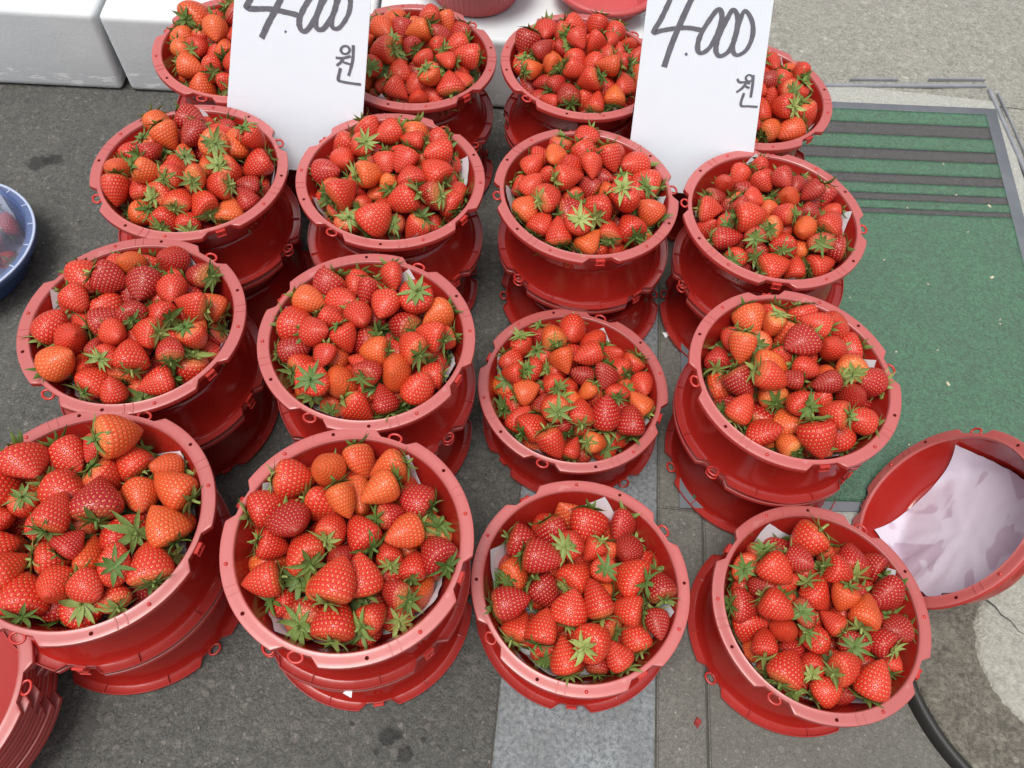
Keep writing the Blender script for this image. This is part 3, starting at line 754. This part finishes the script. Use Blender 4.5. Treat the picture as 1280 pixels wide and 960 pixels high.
# ------------------------------------------------------------------ foam boxes behind
BL0, BL1 = Vector((-0.98, 1.098)), Vector((-0.099, 1.193))
bd = (BL1 - BL0).normalized(); bn = Vector((-bd.y, bd.x)); bang = math.atan2(bd.y, bd.x)
def foam_box(x0, x1, dep, h, label, dy=0.0, dr=0.0):
    s0 = (x0 - BL0.x) / bd.x; s1 = (x1 - BL0.x) / bd.x; ln = s1 - s0
    o_ = BL0 + bd * s0 + bn * dy
    bm = bmesh.new(); lo_v = bm_box(bm, (0, 0, 0), (ln, dep, h))
    for v in bm.verts:                                     # slight draft, as moulded boxes have
        if v.co.z < h / 2: v.co.x += 0.004 if v.co.x < ln / 2 else -0.004; v.co.y += 0.003 if v.co.y < dep / 2 else 0
    bmesh.ops.bevel(bm, geom=[e for e in bm.edges], offset=0.011, segments=4, affect='EDGES', profile=0.6)
    t = thing('foam_box', label, 'box', (o_.x, o_.y, 0.0), (0, 0, bang + dr), 'foam boxes behind the basins')
    link('body', from_bm('body', bm, True), M_FOAM, t)
    return t
foam_box(-1.33, -0.7615, 0.40, 0.152, 'white foam box standing clear of the red basins')
foam_box(-0.7555, -0.305, 0.40, 0.150, 'white foam box behind the basin column farthest from the mat')
foam_box(-0.300, 0.165, 0.42, 0.145, 'white foam box carrying the ribbed red tubs')

# ------------------------------------------------------------------ ribbed tubs on the box
def ribbed_tub(cx, cy, r0, r1, h, label):
    t = thing('ribbed_tub', label, 'tub', (cx, cy, 0.1452), (0, 0, random.uniform(0, 1)), 'ribbed tubs on the foam box')
    n = 168
    prof = [(0.0005, 0.003), (r0 * .9, 0.003), (r0, 0.008), (r1 - .004, h - .004), (r1 - .002, h), (r1, h - .002), (r0 + .003, 0.006), (r0 * .94, 0.0), (0.0005, 0.0)]
    def rr(a, r):
        return r + (0.0011 if math.sin(a * 56) > 0.25 else 0.0) * (1 if r > r0 * .95 else 0)
    vs, fs = lathe(prof, n, rad=rr); link('wall', mesh('wall', vs, fs, False), M_TUB, t)
    vs, fs = lathe([(r1 - .003, h - .002), (r1 + .001, h + .002), (r1 + .009, h + .002), (r1 + .011, h - .002), (r1 + .011, h - .007), (r1 + .009, h - .007), (r1 + .008, h - .003), (r1, h - .004)], 64, closed=True)
    link('lip', mesh('lip', vs, fs), M_TUB, t); return t
p1 = gp(588, 23, 0.146); p2 = gp(748, 33, 0.146)
ribbed_tub(p1.x - .002, p1.y + 0.073, 0.072, 0.094, 0.075, 'ribbed pink-red tub on the white foam box, beside the other tub')
ribbed_tub(p2.x + .004, p2.y + 0.066, 0.062, 0.082, 0.042, 'shallower ribbed pink-red tub with broad lip on the white foam box')

# ------------------------------------------------------------------ price cards
def card(pts_px, y0, z0, tilt, strokes, label, extra):
    tt = math.tan(math.radians(tilt))
    def pl(u, v, lift=0.0):
        d = ray(u, v); s = (y0 + (CH - z0) * tt) / (d.y - d.z * tt); return CAM + d * s
    cors = [pl(*p) for p in pts_px]
    nrm = (cors[1] - cors[0]).cross(cors[3] - cors[0]).normalized()
    if nrm.dot(CAM - cors[0]) < 0: nrm = -nrm
    org = (cors[2] + cors[3]) / 2
    t = thing('price_card', label, 'sign', org, (0, 0, 0), 'price cards')
    n = 14; vs, fs = [], []
    for side in (0, 1):
        for j in range(n + 1):
            for i in range(n + 1):
                u, v = i / n, j / n
                p = cors[0] * (1 - u) * (1 - v) + cors[1] * u * (1 - v) + cors[2] * u * v + cors[3] * (1 - u) * v
                p = p - nrm * (0.0022 * side)
                vs.append(p - org)
    K = (n + 1) ** 2
    for j in range(n):
        for i in range(n):
            a = j * (n + 1) + i; fs.append((a, a + n + 1, a + n + 2, a + 1)); fs.append((K + a, K + a + 1, K + a + n + 2, K + a + n + 1))
    ring = [i for i in range(n + 1)] + [j * (n + 1) + n for j in range(1, n + 1)] + [n * (n + 1) + i for i in range(n - 1, -1, -1)] + [j * (n + 1) for j in range(n - 1, 0, -1)]
    for i in range(len(ring)):
        a, b_ = ring[i], ring[(i + 1) % len(ring)]; fs.append((a, b_, K + b_, K + a))
    link('board', mesh('board', vs, fs, False), M_CARD, t)
    lift = 0.0004
    for name, poly, wid, closed in strokes:
        P = [pl(*p) - org + nrm * lift for p in poly]
        # smooth the polyline (Catmull-Rom)
        Q = []
        m_ = len(P)
        for i in range(m_ if closed else m_ - 1):
            p0, p1_, p2_, p3 = (P[(i - 1) % m_], P[i], P[(i + 1) % m_], P[(i + 2) % m_]) if closed else (P[max(i - 1, 0)], P[i], P[i + 1], P[min(i + 2, m_ - 1)])
            for s in range(6):
                f = s / 6
                Q.append(0.5 * ((2 * p1_) + (p2_ - p0) * f + (2 * p0 - 5 * p1_ + 4 * p2_ - p3) * f * f + (3 * p1_ - p0 - 3 * p2_ + p3) * f ** 3))
        if not closed: Q.append(P[-1])
        vs, fs = [], []; N_ = len(Q); rs = random.Random(len(Q) + int(poly[0][0]))
        for i, p in enumerate(Q):
            tn = (Q[(i + 1) % N_] - Q[i - 1]) if closed else (Q[min(i + 1, N_ - 1)] - Q[max(i - 1, 0)])
            sd_ = nrm.cross(tn).normalized()
            ang_ = abs(tn.normalized().dot(RIGHT))
            ww = 1.0 * wid * (0.82 + 0.3 * (1 - ang_)) * (1 + rs.uniform(-.09, .09))
            vs += [p - sd_ * ww / 2, p + sd_ * ww / 2]
        for i in range(N_ if closed else N_ - 1):
            j = (i + 1) % N_; fs.append((2 * i, 2 * j, 2 * j + 1, 2 * i + 1))
        o_ = link(name, mesh(name, vs, fs, False), M_INK, t)
        lift += 0.00003
    return t
def zz(pts, sc, ox): return [(p[0] / sc + ox, p[1] / sc) for p in pts]
def circ(cx, cy, rx, ry, n=9): return [(cx + rx * math.cos(6.283 * i / n), cy + ry * math.sin(6.283 * i / n)) for i in range(n)]
s1 = lambda p: zz(p, 4.365, 280); s2 = lambda p: zz(p, 4.0, 780)
PXM = 1.13 / F                                              # metres per pixel at the cards
ST1 = [('digit_stroke', s1([(235, -190), (195, -95), (150, -15), (125, 38), (160, 48), (240, 48), (320, 62), (405, 82)]), 7.2 * PXM, False),
       ('digit_stroke', s1([(390, -160), (330, -50), (285, 45), (240, 130), (205, 208)]), 7.0 * PXM, False), ('point_mark', s1([(333, 168), (340, 176)]), 3.2 * PXM, False),
       ('digit_stroke', s1([(520, -70), (450, 20), (412, 105), (420, 160), (452, 165), (502, 90), (535, -10), (540, -60)]), 6.2 * PXM, True),
       ('digit_stroke', s1([(590, -70), (535, 20), (502, 100), (505, 150), (540, 158), (590, 90), (615, 10), (615, -50)]), 6.2 * PXM, True),
       ('digit_stroke', s1([(650, -60), (612, 30), (590, 105), (594, 150), (630, 150), (675, 85), (690, 15), (680, -45)]), 5.2 * PXM, True),
       ('letter_stroke', s1(circ(662, 272, 24, 22)), 3.0 * PXM, True), ('letter_stroke', s1([(610, 314), (650, 316), (692, 306)]), 3.4 * PXM, False),
       ('letter_stroke', s1([(650, 318), (636, 340), (614, 357)]), 3.4 * PXM, False), ('letter_stroke', s1([(650, 338), (690, 350)]), 3.0 * PXM, False),
       ('letter_stroke', s1([(706, 245), (702, 330), (680, 412)]), 3.4 * PXM, False), ('letter_stroke', s1([(636, 370), (624, 430), (640, 443), (700, 454), (748, 460)]), 3.6 * PXM, False)]
ST2 = [('digit_stroke', s2([(270, -95), (225, 10), (185, 95), (148, 160), (190, 152), (260, 141), (325, 139), (388, 151)]), 6.0 * PXM, False),
       ('digit_stroke', s2([(380, -90), (330, 10), (280, 120), (235, 230), (200, 335)]), 6.6 * PXM, False), ('point_mark', s2([(307, 265), (315, 276)]), 3.0 * PXM, False),
       ('digit_stroke', s2([(472, 45), (420, 110), (378, 185), (368, 245), (388, 265), (430, 235), (470, 160), (490, 85)]), 5.6 * PXM, True),
       ('digit_stroke', s2([(543, 50), (505, 115), (468, 195), (460, 255), (482, 280), (528, 250), (560, 170), (568, 85)]), 5.6 * PXM, True),
       ('digit_stroke', s2([(603, 54), (570, 130), (548, 205), (545, 255), (568, 275), (612, 248), (642, 180), (640, 105)]), 5.0 * PXM, True),
       ('letter_stroke', s2(circ(626, 390, 17, 16)), 2.6 * PXM, True), ('letter_stroke', s2([(566, 393), (578, 410), (608, 410), (630, 418)]), 3.0 * PXM, False),
       ('letter_stroke', s2([(612, 412), (590, 440), (562, 460)]), 3.0 * PXM, False), ('letter_stroke', s2([(600, 428), (628, 440)]), 2.8 * PXM, False),
       ('letter_stroke', s2([(647, 374), (642, 430), (633, 486)]), 3.0 * PXM, False), ('letter_stroke', s2([(600, 464), (584, 524), (625, 530), (668, 533)]), 3.0 * PXM, False)]
card([(301, -120), (472, -120), (448, 222), (279, 202)], 0.864, 0.228, 20, ST1, 'white price card leaning on basins by foam boxes, farther from green mat', 0)
card([(824, -120), (983, -120), (934, 252), (781, 232)], 0.896, 0.228, 20, ST2, 'white price card leaning on basins by foam boxes, nearer green mat', 0)

# ------------------------------------------------------------------ round concrete base
BC = Vector((0.717, 0.291)); BR, BH = 0.206, 0.024
t = thing('umbrella_base', 'round cast concrete umbrella base with dark hoop beside the empty basin', 'umbrella base', (BC.x, BC.y, 0))
def rough_disc(name, prof, n, amp, mat_, seed):
    r_ = random.Random(seed); vs, fs = lathe(prof, n)
    vs = [(x + r_.uniform(-amp, amp), y + r_.uniform(-amp, amp), z + r_.uniform(-amp, amp) * (1 if z > 0.012 else 0)) for x, y, z in vs]
    return link(name, mesh(name, vs, fs), mat_, t)
rr_ = [(BR - .012, 0.0), (BR - .010, BH - .006), (BR - .014, BH - .001), (BR - .022, BH)] + [(BR - .03 - i * (BR - .03 - .108) / 9, BH + .0006 * math.sin(i * 1.9)) for i in range(10)] + [(.104, BH)]
rough_disc('outer_ring', rr_, 110, 0.0010, M_BLOCK, 4)
rough_disc('inner_cap', [(.110, BH - .004), (.107, BH + .002), (.102, BH + .0045), (.09, BH + .005), (.07, BH + .0055), (.05, BH + .006), (.026, BH + .006), (.024, BH - .01), (.0005, BH - .01)], 80, 0.0009, M_BLOCK2, 6)
cr = [(-.104, .012), (-.092, .010), (-.083, .004), (-.070, .003), (-.058, -.004), (-.046, -.003), (-.034, -.010)]
cv, cf = [], []
for i_, (x_, y_) in enumerate(cr):
    w_ = 0.0011 * (1 - i_ / 8); cv += [(x_, y_ - w_, BH + .0066), (x_, y_ + w_, BH + .0066)]
for i_ in range(len(cr) - 1): cf.append((2 * i_, 2 * i_ + 2, 2 * i_ + 3, 2 * i_ + 1))
link('crack', mesh('crack', cv, cf, False), M_BLACK, t, None, math.radians(-28))
vs, fs = lathe([(BR - .013, 0.0), (BR, 0.0), (BR + .0005, BH - .004), (BR - .002, BH - .001), (BR - .006, BH - .0015), (BR - .011, BH - .006)], 110, closed=True)
link('rubber_hoop', mesh('rubber_hoop', vs, fs), M_BLACK, t)

# ------------------------------------------------------------------ empty basins leaning on the base
en = Vector((-1.675, 0.468, 1.0)).normalized()               # it stands on its rim, leaning back against the base
tilt = Vector((0, 0, 1)).rotation_difference(en)
rimc = Vector((0.5405, 0.4235, 0.1125)); c2 = rimc - en * D
basin(c2, 0, 'empty red basin standing tilted against umbrella base, stained paper inside', None, False, True, tilt @ Matrix.Rotation(1.0, 4, 'Z').to_quaternion())
# stained sheet of paper inside
lr2 = random.Random(9); n = 26; vs, fs = [], []
for j in range(n + 1):
    for i in range(n + 1):
        x = (i / n * 2 - 1) * 0.096 + 0.007; y = (j / n * 2 - 1) * 0.100 - 0.009
        s_ = math.hypot(x, y); a = math.atan2(y, x); r_, z_ = wall_point(s_)
        bmp = 0.002 * math.sin(28 * x + 3) * math.sin(33 * y + 1) + 0.002 * math.sin(80 * x * y * 9 + 12 * a)
        r_ = max(0, r_ - 0.0012 - abs(bmp) * .5 * min(1, s_ / .09)); z_ += 0.0012 + max(0, bmp) * (1 if s_ < .09 else .3)
        vs.append((r_ * math.cos(a), r_ * math.sin(a), z_))
for j in range(n):
    for i in range(n):
        a = j * (n + 1) + i; fs.append((a, a + 1, a + n + 2, a + n + 1))
o = link('paper_sheet', mesh('paper_sheet', vs, fs), M_WET, None, c2)
o.rotation_mode = 'QUATERNION'; o.rotation_quaternion = tilt @ Matrix.Rotation(math.radians(29), 4, 'Z').to_quaternion()
tag(o, 'damp white paper with berry stains inside the empty tilted basin', 'paper')

# ------------------------------------------------------------------ nested stack of spare basins
NC = (-0.566, 0.083)
NTH = ['lowest', 'second from bottom', 'third from bottom', 'fourth from bottom', 'fifth from bottom', 'fifth from top', 'fourth from top', 'third from top', 'second from top', 'topmost']
for i in range(10):
    basin((NC[0] + random.uniform(-.0015, .0015), NC[1] + random.uniform(-.0015, .0015), 0.0002 + i * 0.0078), 0.25 + random.uniform(-.12, .12),
          'empty red basin ' + NTH[i] + ' in the tight stack of spare basins', 'spare basins nested in one stack', False, i == 9, None, i == 9)

# ------------------------------------------------------------------ blue basin with lid
BX, BY = -0.852, 0.690
t = thing('blue_basin', 'blue plastic basin on the asphalt, holding strawberries under a clear lid', 'basin', (BX, BY, 0))
vs, fs = lathe([(r * R, z) for r, z in bowl_prof], 96); link('bowl', mesh('blue_bowl', vs, fs), M_BLUE, t)
vs, fs = lathe([(r * R, z) for r, z in rim_prof], 96, closed=True); link('rim', mesh('blue_rim', vs, fs), M_BLUE, t)
t2 = thing('lid', 'milky clear ribbed lid on the blue basin', 'lid', (BX, BY, D + 0.0008))
pr = [(1.0, 0.0), (1.005, 0.003), (0.985, 0.0045), (0.93, 0.0045), (0.915, 0.010), (0.86, 0.034), (0.80, 0.043), (0.5, 0.047), (0.02, 0.048)]
vs, fs = lathe([(r * R, z) for r, z in pr], 96); link('dome', mesh('dome', vs, fs), M_LID, t2)
for i in range(18):
    a = 2 * math.pi * i / 18 + .1
    bm = bmesh.new(); bm_box(bm, (0.925 * R, -0.0008, 0.0043), (0.99 * R, 0.0008, 0.0056), Matrix.Rotation(a, 4, 'Z')); link('rib', from_bm('rib', bm), M_LIDRIB, t2)
vs, fs = lathe([(0.985 * R, 0.003), (1.012 * R, 0.003), (1.012 * R, 0.0056), (0.985 * R, 0.0056)], 96, closed=True); link('edge_band', mesh('edge_band', vs, fs), M_LIDRIB, t2)
cap, dn, L, a_, b_ = pack(99, 52, 0.041, 140)
for i in range(len(L)):
    if cap[i][2] < 0.022: continue
    e = dict(cap=cap[i] * [.93, .93, .92] + [BX, BY, .0], dn=dn[i], L=L[i], spin=i * 1.3)
    s = bpy.data.objects.new('strawberry', None); COL.objects.link(s); s.matrix_world = berry_matrix(e) @ Matrix.Scale(e['L'] * .95, 4)
    tag(s, 'red strawberry seen through the clear lid of the blue basin', 'strawberry', 'strawberries in the blue basin')
    fl = link('flesh', ME_FLESH[i % NVAR], None, s); fl.color = (0.50, 0.02, 0.014, 0.2); link('calyx', ME_CAL[i % NCAL], None, s)
o = link('paper_liner', liner_mesh(0.109, random.Random(31)), M_PAPER, None, (BX, BY, 0), math.radians(-65))
tag(o, 'white paper liner inside the blue basin', 'paper')

# ------------------------------------------------------------------ small litter
def flake(px, z, size, mat_, name, label, cat, seed, group=None, thick=0.0012):
    r_ = random.Random(seed); n = 9; p = gp(*px, z)
    vs = [(size * r_.uniform(.5, 1) * math.cos(6.283 * i / n), size * .6 * r_.uniform(.5, 1) * math.sin(6.283 * i / n), 0) for i in range(n)]
    vs += [(x * .8, y * .8, thick * r_.uniform(.7, 1.3)) for x, y, _ in vs]
    fs = [(i, (i + 1) % n, n + (i + 1) % n, n + i) for i in range(n)] + [tuple(range(n, 2 * n))]
    o_ = link(name, mesh(name, vs, fs, False), mat_, None, (p.x, p.y, z), r_.uniform(0, 6)); tag(o_, label, cat, group); return o_
flake((872, 903), -0.0004, 0.009, M_PULP, 'strawberry_scrap', 'squashed bit of strawberry on the paving', 'scrap', 1, None, 0.003)
lit = [(1240, 347), (1134, 260), (1195, 244), (1237, 258), (1185, 480), (1250, 405), (1160, 355), (1105, 325), (1136, 556), (1179, 205), (1250, 400), (1062, 372), (1172, 438), (1210, 290), (1090, 470), (1120, 440)]
for i, p in enumerate(lit):
    flake(p, 0.0085, 0.0055 if i in (0, 3, 4) else 0.0028, M_SCRAP, 'dry_scrap', 'pale dry scrap lying on the green mat', 'scrap', 20 + i, 'dry scraps on the mat')
gr_ = random.Random(77)
for i in range(26):
    u, v = gr_.choice([(gr_.uniform(90, 620), gr_.uniform(885, 955)), (gr_.uniform(20, 110), gr_.uniform(130, 300)), (gr_.uniform(1060, 1275), gr_.uniform(5, 95))])
    flake((u, v), -0.0004, gr_.uniform(.0014, .0032), M_CONC, 'grit', 'small pale stone chip on the pavement', 'stone', 200 + i, 'stone chips on the pavement', 0.0014)
